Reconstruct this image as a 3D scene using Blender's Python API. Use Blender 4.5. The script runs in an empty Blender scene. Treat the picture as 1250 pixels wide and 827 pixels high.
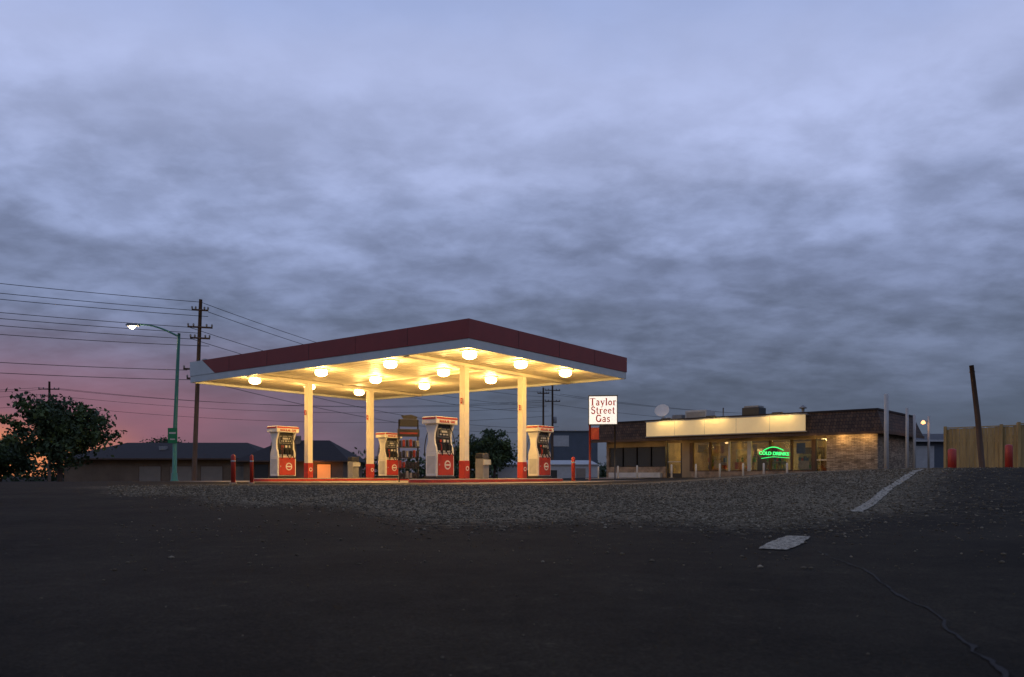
import bpy, bmesh, math, random
import numpy as np
from mathutils import Vector, Matrix
random.seed(4); rng=np.random.default_rng(7)
scene=bpy.context.scene
D=bpy.data
def lin(r,g,b):
    def f(c):
        c/=255.0
        return c/12.92 if c<=0.04045 else ((c+0.055)/1.055)**2.4
    return (f(r),f(g),f(b),1)
# ------------------------------------------------------------ materials
def mat(name,col,rough=0.7,var=0.15,scale=3.0,bump=0.0,bscale=None,metal=0.0,emit=None,es=0.0,stretch=None,spec=0.5):
    m=D.materials.new(name); m.use_nodes=True
    nt=m.node_tree; N=nt.nodes; L=nt.links
    b=N['Principled BSDF']
    b.inputs['Roughness'].default_value=rough
    b.inputs['Metallic'].default_value=metal
    b.inputs['Specular IOR Level'].default_value=spec
    tc=N.new('ShaderNodeTexCoord'); mp=N.new('ShaderNodeMapping')
    L.new(tc.outputs['Object'],mp.inputs['Vector'])
    if stretch: mp.inputs['Scale'].default_value=stretch
    n=N.new('ShaderNodeTexNoise'); n.inputs['Scale'].default_value=scale; n.inputs['Detail'].default_value=6
    n.inputs['Roughness'].default_value=0.65
    L.new(mp.outputs[0],n.inputs['Vector'])
    r=N.new('ShaderNodeValToRGB')
    c=col[:3]
    r.color_ramp.elements[0].position=0.3; r.color_ramp.elements[1].position=0.7
    r.color_ramp.elements[0].color=tuple(x*(1-var) for x in c)+(1,)
    r.color_ramp.elements[1].color=tuple(min(1,x*(1+var)) for x in c)+(1,)
    L.new(n.outputs['Fac'],r.inputs['Fac']); L.new(r.outputs['Color'],b.inputs['Base Color'])
    if bump>0:
        n2=N.new('ShaderNodeTexNoise'); n2.inputs['Scale'].default_value=bscale or scale*6; n2.inputs['Detail'].default_value=4
        L.new(mp.outputs[0],n2.inputs['Vector'])
        bp=N.new('ShaderNodeBump'); bp.inputs['Strength'].default_value=bump; bp.inputs['Distance'].default_value=0.02
        L.new(n2.outputs['Fac'],bp.inputs['Height']); L.new(bp.outputs['Normal'],b.inputs['Normal'])
    if emit:
        b.inputs['Emission Color'].default_value=tuple(emit[:3])+(1,); b.inputs['Emission Strength'].default_value=es
    return m
M={}
M['white']=mat('white_paint',(.72,.69,.60),.45,.10,2)
M['cream']=mat('cream_paint',(.78,.72,.58),.5,.06,2)
M['ceil']=mat('canopy_decking',(.70,.63,.48),.5,.10,1.5)
M['red']=mat('red_paint',(.42,.035,.018),.45,.15,2)
M['dred']=mat('dark_red_fascia',(.24,.028,.018),.5,.12,1.5)
M['fwhite']=mat('fascia_white',(.58,.60,.55),.5,.08,1.5)
M['black']=mat('black_plastic',(.02,.02,.02),.45,.2,5)
M['grey']=mat('grey_metal',(.25,.25,.24),.5,.15,3,metal=.3)
M['lgrey']=mat('light_grey_paint',(.45,.45,.42),.55,.12,3)
M['steel']=mat('galvanised_steel',(.45,.45,.44),.45,.15,6,metal=.6)
M['screen']=mat('display_screen',(.05,.05,.045),.15,.1,3)
M['teal']=mat('teal_painted_steel',(.05,.20,.14),.5,.15,3)
M['green']=mat('green_sign',(.01,.16,.06),.4,.05,3)
M['wood']=mat('weathered_wood',(.10,.06,.035),.9,.35,2,.5,20,stretch=(4,4,.4))
M['fence']=mat('fence_wood',(.40,.27,.10),.85,.3,2,.4,14,stretch=(3,3,.3))
M['wire']=mat('wire_rubber',(.015,.015,.015),.6,.1,3)
M['conc']=mat('concrete',(.28,.245,.19),.85,.2,1.2,.4,25)
M['kerb']=mat('kerb_concrete',(.34,.31,.26),.85,.2,2,.3,25)
M['bark']=mat('bark',(.05,.035,.025),.95,.4,4,.6,15)
M['leaf']=mat('leaf_dark',(.03,.055,.018),.7,.3,1.5)
M['leaf2']=mat('leaf_light',(.07,.11,.03),.7,.3,1.5)
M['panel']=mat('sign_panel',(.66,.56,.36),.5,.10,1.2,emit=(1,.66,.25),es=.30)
M['signw']=mat('sign_white',(.8,.8,.78),.4,.03,2,emit=(1,.97,.90),es=.70)
M['signr']=mat('sign_red_text',(.30,.01,.01),.5,.05,2,emit=(.7,.02,.02),es=.16)
M['lens']=mat('lamp_lens',(.9,.8,.6),.3,.02,2,emit=(1,.60,.20),es=40)
M['slens']=mat('street_lamp_lens',(.9,.8,.6),.3,.02,2,emit=(1,.82,.6),es=18)
M['slit']=mat('small_lamp_lens',(.9,.6,.4),.3,.02,2,emit=(1,.42,.14),es=2.5)
M['neon']=mat('green_neon',(.05,.6,.1),.3,.02,2,emit=(.03,1,.22),es=1.5)
M['itub']=mat('interior_tube',(.9,.9,.7),.3,.02,2,emit=(1,.80,.42),es=3.0)
M['int']=mat('interior_wall',(.45,.36,.20),.7,.45,1.2)
M['roofm']=mat('flat_roof',(.08,.08,.08),.9,.2,1)
M['hroof']=mat('asphalt_shingle',(.022,.016,.014),.9,.3,3,.3,10)
M['hwall']=mat('stucco_wall',(.26,.20,.12),.85,.15,1)
M['hwall2']=mat('dusky_block_wall',(.17,.12,.075),.85,.2,1)
M['hdoor']=mat('garage_door',(.24,.20,.15),.7,.15,1)
M['metal_bl']=mat('blue_grey_metal_siding',(.08,.10,.12),.6,.15,1)
def brick(name,c1,c2,mortar,scale,bw=.5,rh=.25,bump=.5,ms=.02):
    m=D.materials.new(name); m.use_nodes=True; nt=m.node_tree; N=nt.nodes; L=nt.links
    b=N['Principled BSDF']; b.inputs['Roughness'].default_value=.85
    tc=N.new('ShaderNodeTexCoord'); sp=N.new('ShaderNodeSeparateXYZ'); cb=N.new('ShaderNodeCombineXYZ')
    L.new(tc.outputs['Object'],sp.inputs[0])
    ad=N.new('ShaderNodeMath'); ad.operation='ADD'
    L.new(sp.outputs['X'],ad.inputs[0]); L.new(sp.outputs['Y'],ad.inputs[1])
    L.new(ad.outputs[0],cb.inputs['X']); L.new(sp.outputs['Z'],cb.inputs['Y'])
    bt=N.new('ShaderNodeTexBrick'); bt.inputs['Scale'].default_value=scale
    bt.inputs['Color1'].default_value=c1+(1,); bt.inputs['Color2'].default_value=c2+(1,); bt.inputs['Mortar'].default_value=mortar+(1,)
    bt.inputs['Mortar Size'].default_value=ms; bt.inputs['Brick Width'].default_value=bw; bt.inputs['Row Height'].default_value=rh
    L.new(cb.outputs[0],bt.inputs['Vector'])
    n=N.new('ShaderNodeTexNoise'); n.inputs['Scale'].default_value=3; n.inputs['Detail'].default_value=6
    L.new(tc.outputs['Object'],n.inputs['Vector'])
    r=N.new('ShaderNodeMapRange'); r.inputs['From Min'].default_value=.3; r.inputs['From Max'].default_value=.7; r.inputs['To Min'].default_value=.6; r.inputs['To Max'].default_value=1.25
    L.new(n.outputs['Fac'],r.inputs[0])
    mx=N.new('ShaderNodeVectorMath'); mx.operation='SCALE'
    L.new(bt.outputs['Color'],mx.inputs[0]); L.new(r.outputs[0],mx.inputs['Scale'])
    L.new(mx.outputs[0],b.inputs['Base Color'])
    bp=N.new('ShaderNodeBump'); bp.inputs['Strength'].default_value=bump; bp.inputs['Distance'].default_value=.03; bp.invert=True
    L.new(bt.outputs['Fac'],bp.inputs['Height']); L.new(bp.outputs['Normal'],b.inputs['Normal'])
    return m
M['shing']=brick('brown_shake_roof',(.060,.034,.020),(.11,.065,.036),(.015,.01,.008),2.2,.35,.42,.8,.03)
M['brick']=brick('tan_brick',(.38,.28,.18),(.28,.20,.13),(.15,.13,.11),4.0)
M['stone']=brick('ledge_stone',(.48,.38,.25),(.22,.16,.10),(.09,.07,.05),3.2,.9,.22,.9,.025)
def glassmat():
    m=D.materials.new('window_glass'); m.use_nodes=True; N=m.node_tree.nodes; L=m.node_tree.links
    N.remove(N['Principled BSDF']); o=N['Material Output']
    t=N.new('ShaderNodeBsdfTransparent'); t.inputs[0].default_value=(.82,.80,.70,1)
    g=N.new('ShaderNodeBsdfGlossy'); g.inputs['Roughness'].default_value=.03
    n=N.new('ShaderNodeTexNoise'); n.inputs['Scale'].default_value=.8
    ma=N.new('ShaderNodeMapRange'); ma.inputs['To Min'].default_value=.05; ma.inputs['To Max'].default_value=.12
    mx=N.new('ShaderNodeMixShader'); L.new(n.outputs['Fac'],ma.inputs['Value']); L.new(ma.outputs[0],mx.inputs[0])
    L.new(t.outputs[0],mx.inputs[1]); L.new(g.outputs[0],mx.inputs[2]); L.new(mx.outputs[0],o.inputs['Surface'])
    return m
M['glass']=glassmat()
# ------------------------------------------------------------ helpers
def link(o,parent=None):
    scene.collection.objects.link(o)
    if parent: o.parent=parent
    return o
def empty(name,loc=(0,0,0),rot=0):
    e=D.objects.new(name,None); e.empty_display_size=.3; e.location=loc; e.rotation_euler=(0,0,rot); return link(e)
def mesh(name,vs,fs,m,parent=None,smooth=False,loc=(0,0,0),rot=(0,0,0),bev=0):
    me=D.meshes.new(name); me.from_pydata([tuple(v) for v in vs],[],fs); me.update()
    if not isinstance(m,(list,tuple)): m=[m]
    for k in m: me.materials.append(k)
    if smooth:
        for p in me.polygons: p.use_smooth=True
    o=D.objects.new(name,me); o.location=loc; o.rotation_euler=rot
    link(o,parent)
    if bev:
        b=o.modifiers.new('bevel','BEVEL'); b.width=bev; b.segments=2; b.limit_method='ANGLE'
    return o
def box(name,x0,x1,y0,y1,z0,z1,m,parent=None,bev=0,rot=(0,0,0)):
    cx,cy,cz=(x0+x1)/2,(y0+y1)/2,(z0+z1)/2; a,b,c=(x1-x0)/2,(y1-y0)/2,(z1-z0)/2
    vs=[(-a,-b,-c),(a,-b,-c),(a,b,-c),(-a,b,-c),(-a,-b,c),(a,-b,c),(a,b,c),(-a,b,c)]
    fs=[(0,3,2,1),(4,5,6,7),(0,1,5,4),(1,2,6,5),(2,3,7,6),(3,0,4,7)]
    return mesh(name,vs,fs,m,parent,loc=(cx,cy,cz),rot=rot,bev=bev)
def prism(name,prof,axis,a0,a1,m,parent=None,bev=0):
    n=len(prof); vs=[]
    for a in (a0,a1):
        for p in prof:
            vs.append({'x':(a,p[0],p[1]),'y':(p[0],a,p[1]),'z':(p[0],p[1],a)}[axis])
    fs=[tuple(range(n)),tuple(range(2*n-1,n-1,-1))]+[(i,(i+1)%n,n+(i+1)%n,n+i) for i in range(n)]
    o=mesh(name,vs,fs,m,parent,bev=bev)
    bm=bmesh.new(); bm.from_mesh(o.data); bmesh.ops.recalc_face_normals(bm,faces=bm.faces); bm.to_mesh(o.data); bm.free()
    return o
def tube(name,pts,rad,m,parent=None,seg=10,caps=True):
    pts=[Vector(p) for p in pts]; n=len(pts)
    if not isinstance(rad,(list,tuple)): rad=[rad]*n
    vs=[];fs=[]
    ref=Vector((0,0,1))
    for i,p in enumerate(pts):
        t=(pts[min(i+1,n-1)]-pts[max(i-1,0)]).normalized()
        r=ref if abs(t.dot(ref))<.95 else Vector((1,0,0))
        a=t.cross(r).normalized(); b=t.cross(a).normalized()
        for k in range(seg):
            th=2*math.pi*k/seg
            vs.append(p+rad[i]*(math.cos(th)*a+math.sin(th)*b))
    for i in range(n-1):
        for k in range(seg):
            fs.append((i*seg+k,i*seg+(k+1)%seg,(i+1)*seg+(k+1)%seg,(i+1)*seg+k))
    if caps: fs+= [tuple(range(seg)),tuple(range(n*seg-1,(n-1)*seg-1,-1))]
    o=mesh(name,vs,fs,m,parent)
    for p in o.data.polygons: p.use_smooth=len(p.vertices)==4
    return o
def lathe(name,prof,m,parent=None,loc=(0,0,0),seg=20,rot=(0,0,0)):
    vs=[];fs=[];n=len(prof)
    for r,z in prof:
        for k in range(seg):
            th=2*math.pi*k/seg; vs.append((r*math.cos(th),r*math.sin(th),z))
    for i in range(n-1):
        for k in range(seg): fs.append((i*seg+k,i*seg+(k+1)%seg,(i+1)*seg+(k+1)%seg,(i+1)*seg+k))
    fs+=[tuple(range(seg-1,-1,-1)),tuple(range((n-1)*seg,n*seg))]
    o=mesh(name,vs,fs,m,parent,loc=loc,rot=rot)
    for p in o.data.polygons: p.use_smooth=len(p.vertices)==4
    return o
def text(name,s,size,m,parent,loc,rot=(math.pi/2,0,0),ext=.005,off=0.0):
    c=D.curves.new(name,'FONT'); c.body=s; c.size=size; c.extrude=ext; c.offset=off; c.align_x='CENTER'; c.align_y='CENTER'
    t=D.objects.new(name+'_tmp',c); scene.collection.objects.link(t)
    dg=bpy.context.evaluated_depsgraph_get()
    me=D.meshes.new_from_object(t.evaluated_get(dg)); D.objects.remove(t)
    me.materials.clear(); me.materials.append(m)
    o=D.objects.new(name,me); o.location=loc; o.rotation_euler=rot; return link(o,parent)
def light(name,kind,energy,col,loc,parent=None,radius=.1,rot=None,**kw):
    l=D.lights.new(name,kind); l.energy=energy; l.color=col
    if kind in('POINT','SPOT'): l.shadow_soft_size=radius
    for k,v in kw.items(): setattr(l,k,v)
    o=D.objects.new(name,l); o.location=loc
    if rot: o.rotation_euler=rot
    return link(o,parent)
# serif lettering built from strokes
def arc(cx,cy,rx,ry,a0,a1,n=14):
    return [(cx+rx*math.cos(math.radians(a0+(a1-a0)*k/n)),cy+ry*math.sin(math.radians(a0+(a1-a0)*k/n))) for k in range(n+1)]
T_,t_=.18,.08
GL={
 'T':(.78,[([(.39,.03),(.39,.97)],T_),([(.03,.96),(.75,.96)],t_),([(.05,.96),(.05,.76)],.06),([(.73,.96),(.73,.76)],.06),([(.22,.03),(.56,.03)],t_)]),
 'a':(.56,[([(.40,.02),(.40,.45)]+arc(.25,.45,.15,.18,0,150)[1:],.14),(arc(.23,.18,.17,.15,60,330),.12),([(.40,.03),(.52,.05)],t_)]),
 'y':(.60,[([(.10,.62),(.32,.05)],.16),([(.52,.62),(.26,-.12),(.16,-.25),(.07,-.22)],t_),([(.0,.62),(.22,.62)],t_),([(.40,.62),(.60,.62)],t_)]),
 'l':(.32,[([(.16,.03),(.16,.97)],.16),([(.03,.03),(.29,.03)],t_),([(.03,.95),(.16,.97)],t_)]),
 'o':(.58,[(arc(.28,.31,.20,.27,0,360,24),.14)]),
 'r':(.48,[([(.15,.03),(.15,.62)],.16),([(.02,.03),(.30,.03)],t_),([(.02,.60),(.15,.62)],t_),(arc(.31,.42,.15,.18,160,45),.10),([(.41,.50),(.43,.57)],.13)]),
 'S':(.62,[(arc(.31,.72,.20,.23,20,225)+arc(.31,.26,.21,.25,60,-155),.15),([(.51,.96),(.51,.74)],.06),([(.08,.03),(.08,.28)],.06)]),
 't':(.40,[([(.17,.85),(.17,.16)]+arc(.27,.14,.10,.11,190,320),.14),([(.03,.62),(.34,.62)],t_)]),
 'e':(.54,[([(.10,.35),(.45,.35)],t_),(arc(.28,.31,.19,.27,5,320,24),.12)]),
 'G':(.82,[(arc(.40,.49,.31,.44,48,325,26),.17),([(.66,.40),(.66,.04)],.15),([(.50,.42),(.80,.42)],t_),([(.67,.95),(.67,.72)],.06)]),
 's':(.46,[(arc(.23,.46,.14,.15,20,225)+arc(.22,.17,.15,.15,60,-155),.12),([(.37,.62),(.37,.48)],.05),([(.07,.02),(.07,.18)],.05)]),
}
def serif(name,s,h,m,parent,loc):
    wtot=sum(GL[c][0]+.06 for c in s)-.06
    x0=-wtot*h/2; vs=[];fs=[]; lay=0
    for c in s:
        wd,st_=GL[c]
        for pts,w in st_:
            lay+=1; dy=-.0006*(lay%7)
            P=[Vector(p) for p in pts]; n=len(P); o=len(vs)
            for i,p in enumerate(P):
                t=(P[min(i+1,n-1)]-P[max(i-1,0)]).normalized(); nn=Vector((-t.y,t.x))*w/2
                for sg_ in(1,-1):
                    q=p+nn*sg_; vs.append((x0+q.x*h,dy,q.y*h))
            for i in range(n-1): a=o+2*i; fs.append((a,a+1,a+3,a+2))
        x0+=(wd+.06)*h
    return mesh(name,vs,fs,m,parent,loc=loc)
# ------------------------------------------------------------ terrain
def sst(a,b,t):
    t=np.clip((np.asarray(t,float)-a)/(b-a),0,1); return t*t*(3-2*t)
def gz(x,y):
    x=np.asarray(x,float); y=np.asarray(y,float)
    base=-.25+.25*sst(3,20,y)
    R=.48*sst(2,12,x)*sst(4,18,y)*(1-.7*sst(24,36,y))
    u=(x+1.45)*-.8+(y-25.9)*.6; v=(x+1.45)*.6+(y-25.9)*.8
    q=np.maximum(u-17.5,v-38)
    near=(.010*np.sin(x*1.3+.5*y)+.008*np.sin(y*1.7-x*.6+1))*(1-sst(12,20,y))
    return base+R-1.1*sst(0,55,q)+near
def gzf(x,y): return float(gz(x,y))
def gravel(x,y):
    x=np.asarray(x,float); y=np.asarray(y,float)
    Ld=(x-2.2)*.852-(y-6.3)*.524
    m1=sst(-1.6,2.2,y-(7.9+np.maximum(0,-(x+0.2))*1.0+.5*np.sin(x*1.9)))
    m2=1-.8*sst(-.6,1.2,Ld)-.2*sst(1.2,4,Ld)
    m3=sst(-13,-7,x)
    m4=1-sst(23,27,y)
    return m1*m2*m3*m4
xs=np.sort(np.concatenate([np.sinh(np.linspace(-6.2,6.2,130))*3.2, np.arange(-14,16,.16)]))
ys=np.sort(np.concatenate([-np.sinh(np.linspace(.1,6.2,24))*3.2,np.arange(0,5,.25),np.arange(5,26,.15),26+np.sinh(np.linspace(0,6.3,90))*2.9]))
X,Y=np.meshgrid(xs,ys); Z=gz(X,Y)
nx,ny=len(xs),len(ys)
co=np.stack([X,Y,Z],-1).reshape(-1,3)
idx=np.arange(nx*ny).reshape(ny,nx)
F=np.stack([idx[:-1,:-1],idx[:-1,1:],idx[1:,1:],idx[1:,:-1]],-1).reshape(-1,4)
def npmesh(name,co,F,mats,midx=None):
    me=D.meshes.new(name); k=F.shape[1]
    me.vertices.add(len(co)); me.vertices.foreach_set('co',co.astype(np.float32).ravel())
    me.loops.add(F.size); me.loops.foreach_set('vertex_index',F.astype(np.int32).ravel())
    me.polygons.add(len(F)); me.polygons.foreach_set('loop_start',np.arange(0,F.size,k,dtype=np.int32))
    for m in mats: me.materials.append(m)
    if midx is not None: me.polygons.foreach_set('material_index',midx.astype(np.int32))
    me.update(calc_edges=True); me.validate()
    return me
def groundmat():
    m=D.materials.new('asphalt_and_gravel'); m.use_nodes=True; nt=m.node_tree; N=nt.nodes; L=nt.links
    b=N['Principled BSDF']; b.inputs['Roughness'].default_value=.95; b.inputs['Specular IOR Level'].default_value=.12
    tc=N.new('ShaderNodeTexCoord'); at=N.new('ShaderNodeAttribute'); at.attribute_name='gravel'
    def noise(s,d=6,r=.6):
        n=N.new('ShaderNodeTexNoise'); n.inputs['Scale'].default_value=s; n.inputs['Detail'].default_value=d; n.inputs['Roughness'].default_value=r
        L.new(tc.outputs['Object'],n.inputs['Vector']); return n
    def ramp(src,*els):
        r=N.new('ShaderNodeValToRGB'); e=r.color_ramp.elements
        e[0].position,e[0].color=els[0]; e[1].position,e[1].color=els[-1]
        for p,c in els[1:-1]:
            q=e.new(p); q.color=c
        L.new(src,r.inputs['Fac']); return r
    big=noise(.7); fine=noise(70,3,.7); mid=noise(6,8,.7)
    g=lambda v:(v*1.16,v*.96,v*.60,1)
    asp=ramp(mid.outputs['Fac'],(.3,g(.020)),(.7,g(.040)))
    aspf=ramp(fine.outputs['Fac'],(.35,(.45,.45,.45,1)),(.62,(1,1,1,1)),(.78,(2.2,2.1,1.9,1)))
    m1=N.new('ShaderNodeMix'); m1.data_type='RGBA'; m1.blend_type='MULTIPLY'; m1.inputs['Factor'].default_value=1
    L.new(asp.outputs[0],m1.inputs['A']); L.new(aspf.outputs[0],m1.inputs['B'])
    st=ramp(big.outputs['Fac'],(.35,(.62,.62,.62,1)),(.65,(1.2,1.2,1.2,1)))
    m2=N.new('ShaderNodeMix'); m2.data_type='RGBA'; m2.blend_type='MULTIPLY'; m2.inputs['Factor'].default_value=1
    L.new(m1.outputs['Result'],m2.inputs['A']); L.new(st.outputs[0],m2.inputs['B'])
    vo=N.new('ShaderNodeTexVoronoi'); vo.inputs['Scale'].default_value=42; L.new(tc.outputs['Object'],vo.inputs['Vector'])
    sp=N.new('ShaderNodeSeparateColor'); L.new(vo.outputs['Color'],sp.inputs[0])
    gr=ramp(sp.outputs[0],(0,g(.06)),(.6,g(.14)),(1,g(.30)))
    mask=N.new('ShaderNodeMath'); mask.operation='ADD'
    sub=N.new('ShaderNodeMath'); sub.operation='MULTIPLY_ADD'; sub.inputs[1].default_value=1.6; sub.inputs[2].default_value=-.8
    L.new(mid.outputs['Fac'],sub.inputs[0]); L.new(at.outputs['Fac'],mask.inputs[0]); L.new(sub.outputs[0],mask.inputs[1])
    mr=N.new('ShaderNodeMapRange'); mr.inputs['From Min'].default_value=.2; mr.inputs['From Max'].default_value=.8; L.new(mask.outputs[0],mr.inputs['Value'])
    m3=N.new('ShaderNodeMix'); m3.data_type='RGBA'
    L.new(mr.outputs[0],m3.inputs['Factor']); L.new(m2.outputs['Result'],m3.inputs['A']); L.new(gr.outputs[0],m3.inputs['B'])
    L.new(m3.outputs['Result'],b.inputs['Base Color'])
    h=N.new('ShaderNodeMath'); h.operation='MULTIPLY_ADD'; L.new(vo.outputs['Distance'],h.inputs[0])
    hm=N.new('ShaderNodeMath'); hm.operation='MULTIPLY'; hm.inputs[1].default_value=-1.2; L.new(mr.outputs[0],hm.inputs[0]); L.new(hm.outputs[0],h.inputs[1]); L.new(fine.outputs['Fac'],h.inputs[2])
    bp=N.new('ShaderNodeBump'); bp.inputs['Strength'].default_value=.8; bp.inputs['Distance'].default_value=.012
    L.new(h.outputs[0],bp.inputs['Height']); L.new(bp.outputs['Normal'],b.inputs['Normal'])
    return m
gm=groundmat()
gme=npmesh('ground',co,F,[gm])
at=gme.attributes.new('gravel','FLOAT','POINT'); at.data.foreach_set('value',gravel(X,Y).astype(np.float32).ravel())
gme.polygons.foreach_set('use_smooth',np.ones(len(F),bool))
link(D.objects.new('ground',gme))
def stones():
    n=190000
    yy=4.5+ (rng.random(n)**1.25)*18; xx=(rng.random(n)*1.25-.52)*yy
    p=gravel(xx,yy)
    patch=.5+.5*np.sin(xx*2.1+np.sin(yy*1.7)*2)*np.sin(yy*1.3+xx)
    keep=rng.random(n)< p*(.25+.5*patch)+.003+.02*np.exp(-np.abs(yy-7.5))
    xx,yy=xx[keep],yy[keep]
    ex=rng.random(160)*8-4; ey=1.6+rng.random(160)*5
    xx=np.concatenate([xx,ex]); yy=np.concatenate([yy,ey]); n=len(xx)
    s=(.005+.011*rng.random(n)**3)*(1+ np.maximum(yy-6,0)*.04); s[-160:]*=.5
    octa=np.array([[1,0,0],[0,1,0],[-1,0,0],[0,-1,0],[0,0,.75],[0,0,-.75],[.7,.7,.3],[-.7,.7,.35],[-.7,-.7,.3],[.7,-.7,.35]],float)
    fo=np.array([[0,6,4],[6,1,4],[1,7,4],[7,2,4],[2,8,4],[8,3,4],[3,9,4],[9,0,4],[6,0,5],[1,6,5],[7,1,5],[2,7,5],[8,2,5],[3,8,5],[9,3,5],[0,9,5]])
    V=octa[None]*(1+.35*(rng.random((n,10,3))-.5))*s[:,None,None]
    th=rng.random(n)*6.28; c,sn=np.cos(th),np.sin(th)
    x=V[:,:,0]*c[:,None]*1.25-V[:,:,1]*sn[:,None]; y=V[:,:,0]*sn[:,None]+V[:,:,1]*c[:,None]
    V=np.stack([x+xx[:,None],y+yy[:,None],V[:,:,2]+(gz(xx,yy)+s*.25)[:,None]],-1).reshape(-1,3)
    Fs=(fo[None]+(np.arange(n)*10)[:,None,None]).reshape(-1,3)
    mi=np.repeat(rng.choice(3,n,p=[.55,.15,.30]),16)
    ms=[mat('pebble_grey',(.15,.122,.078),.9,.3,8,spec=.2),mat('pebble_light',(.32,.27,.18),.9,.3,8,spec=.2),mat('pebble_brown',(.10,.075,.044),.9,.3,8,spec=.2)]
    link(D.objects.new('gravel',npmesh('gravel',V,Fs,ms,mi)))
stones()
def linemat():
    m=D.materials.new('worn_road_paint'); m.use_nodes=True; N=m.node_tree.nodes; L=m.node_tree.links
    b=N['Principled BSDF']; b.inputs['Roughness'].default_value=.8; b.inputs['Specular IOR Level'].default_value=.2
    tc=N.new('ShaderNodeTexCoord'); n=N.new('ShaderNodeTexNoise'); n.inputs['Scale'].default_value=22; n.inputs['Detail'].default_value=8; n.inputs['Roughness'].default_value=.85
    L.new(tc.outputs['Object'],n.inputs['Vector']); r=N.new('ShaderNodeValToRGB')
    r.color_ramp.elements[0].position=.42; r.color_ramp.elements[0].color=(.045,.038,.025,1)
    r.color_ramp.elements[1].position=.58; r.color_ramp.elements[1].color=(.56,.50,.36,1)
    L.new(n.outputs['Fac'],r.inputs[0]); L.new(r.outputs[0],b.inputs['Base Color']); return m
M['line']=linemat()
def strip(name,pts,widths,m,lift=.006,jit=0,nsub=40):
    pts=[Vector((p[0],p[1])) for p in pts]
    P=[];W=[]
    for i in range(len(pts)-1):
        k=max(2,int(nsub/(len(pts)-1)))
        for j in range(k):
            t=j/k; P.append(pts[i].lerp(pts[i+1],t)); W.append(widths[i]*(1-t)+widths[i+1]*t)
    P.append(pts[-1]); W.append(widths[-1])
    vs=[]
    for i,p in enumerate(P):
        t=(P[min(i+1,len(P)-1)]-P[max(i-1,0)]).normalized(); nn=Vector((-t.y,t.x))
        for sgn in(-1,0,1):
            w=W[i]/2*(1+jit*(random.random()-.5)*2)
            q=p+nn*sgn*w+ (nn*jit*.02*(random.random()-.5) if jit else nn*0)
            vs.append((q.x,q.y,gzf(q.x,q.y)+lift))
    fs=[]
    for i in range(len(P)-1):
        a=i*3; fs+=[(a,a+1,a+4,a+3),(a+1,a+2,a+5,a+4)]
    fs=[f[::-1] for f in fs]
    return mesh(name,vs,fs,m)
strip('painted_parking_line',[(1.88,5.62),(2.12,6.05),(2.44,6.62)],[.20,.25,.20],M['line'],.008,.08,16)
strip('painted_parking_line',[(4.15,9.4),(6.2,12.9),(9.3,17.9),(11,20.6)],[.14,.15,.16,.16],M['line'],.009,.20,110)
cm=mat('crack_filler',(.005,.005,.005),.95,.3,8)
cp=[(2.15,5.6)]
tgt=[(2.12,5.2),(2.02,4.5),(1.88,3.9),(1.76,3.3),(1.56,2.8),(1.42,2.35),(1.22,1.95),(1.05,1.6)]
for t in tgt:
    for k in range(1,6):
        a=cp[-1]; f=1/(6-k); cp.append((a[0]+(t[0]-a[0])*f+random.uniform(-.02,.02),a[1]+(t[1]-a[1])*f))
strip('asphalt_crack',cp,[random.uniform(.007,.018) for _ in cp],cm,.004,.5,len(cp)*2)
# ------------------------------------------------------------ canopy
NX,NY=-1.45,25.9
RC=math.atan2(.8,.6)
def cw(v,u): return (NX+.6*v-.8*u, NY+.8*v+.6*u)
can=empty('gas_station_canopy',(NX,NY,0),RC)
VL,UL=10.6,16.5; ZB,ZT=4.53,5.48
box('roof_deck',.05,VL-.05,.05,UL-.05,ZB+.25,ZT-.06,M['roofm'],can)
zr=ZB+.30
def fasc(name,x0,x1,y0,y1):
    box(name+'_lower_band',x0,x1,y0,y1,ZB,zr,M['fwhite'],can,.01)
fasc('short_side',0,VL,-.10,0); fasc('short_side_far',0,VL,UL,UL+.10)
fasc('long_side',-.10,0,-.10,UL+.10); fasc('long_side_far',VL,VL+.10,-.10,UL+.10)
box('short_red_band',-.128,VL+.125,-.125,-.003,zr+.003,ZT,M['dred'],can,.008)
prism('long_red_band',[(-.002,zr+.003),(14.6,zr+.003),(15.6,ZT),(-.002,ZT)],'x',-.125,-.004,M['dred'],can)
prism('long_white_end',[(14.61,zr+.003),(UL+.1,zr+.003),(UL+.1,ZT),(15.61,ZT)],'x',-.12,-.004,M['fwhite'],can)
box('far_red_band',VL+.003,VL+.125,0,UL+.1,zr+.003,ZT,M['dred'],can)
box('back_band',0,VL,UL+.003,UL+.12,zr+.003,ZT,M['fwhite'],can)
for k in range(1,6): box('fascia_seam',-.131,-.1255,k*2.7,k*2.7+.012,zr+.01,ZT-.01,M['black'],can)
for k in range(1,4): box('fascia_seam',k*2.65,k*2.65+.012,-.131,-.1255,zr+.01,ZT-.01,M['black'],can)
prof=[];w=.40;n=int(VL/w)
for i in range(n+1):
    x=i*w
    prof+=[(x+.0,ZB+.10),(x+.33,ZB+.10),(x+.345,ZB+.15),(x+.385,ZB+.15)]
prof=[(min(p[0],VL-.01),p[1]) for p in prof]
vs=[];fs=[]
for p in prof: vs+=[(p[0],.01,p[1]),(p[0],UL-.01,p[1])]
for i in range(len(prof)-1): fs.append((2*i,2*i+1,2*i+3,2*i+2))
mesh('soffit_decking',vs,fs,M['ceil'],can)
for uu in (2.9,12.3):
    box('main_beam',.02,VL-.02,uu-.14,uu+.14,ZB-.03,ZB+.09,M['cream'],can,.01)
box('cross_beam',5.04,5.16,3.05,12.15,ZB+.04,ZB+.095,M['cream'],can)
pn=iter((1,2,3,4))
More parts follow.
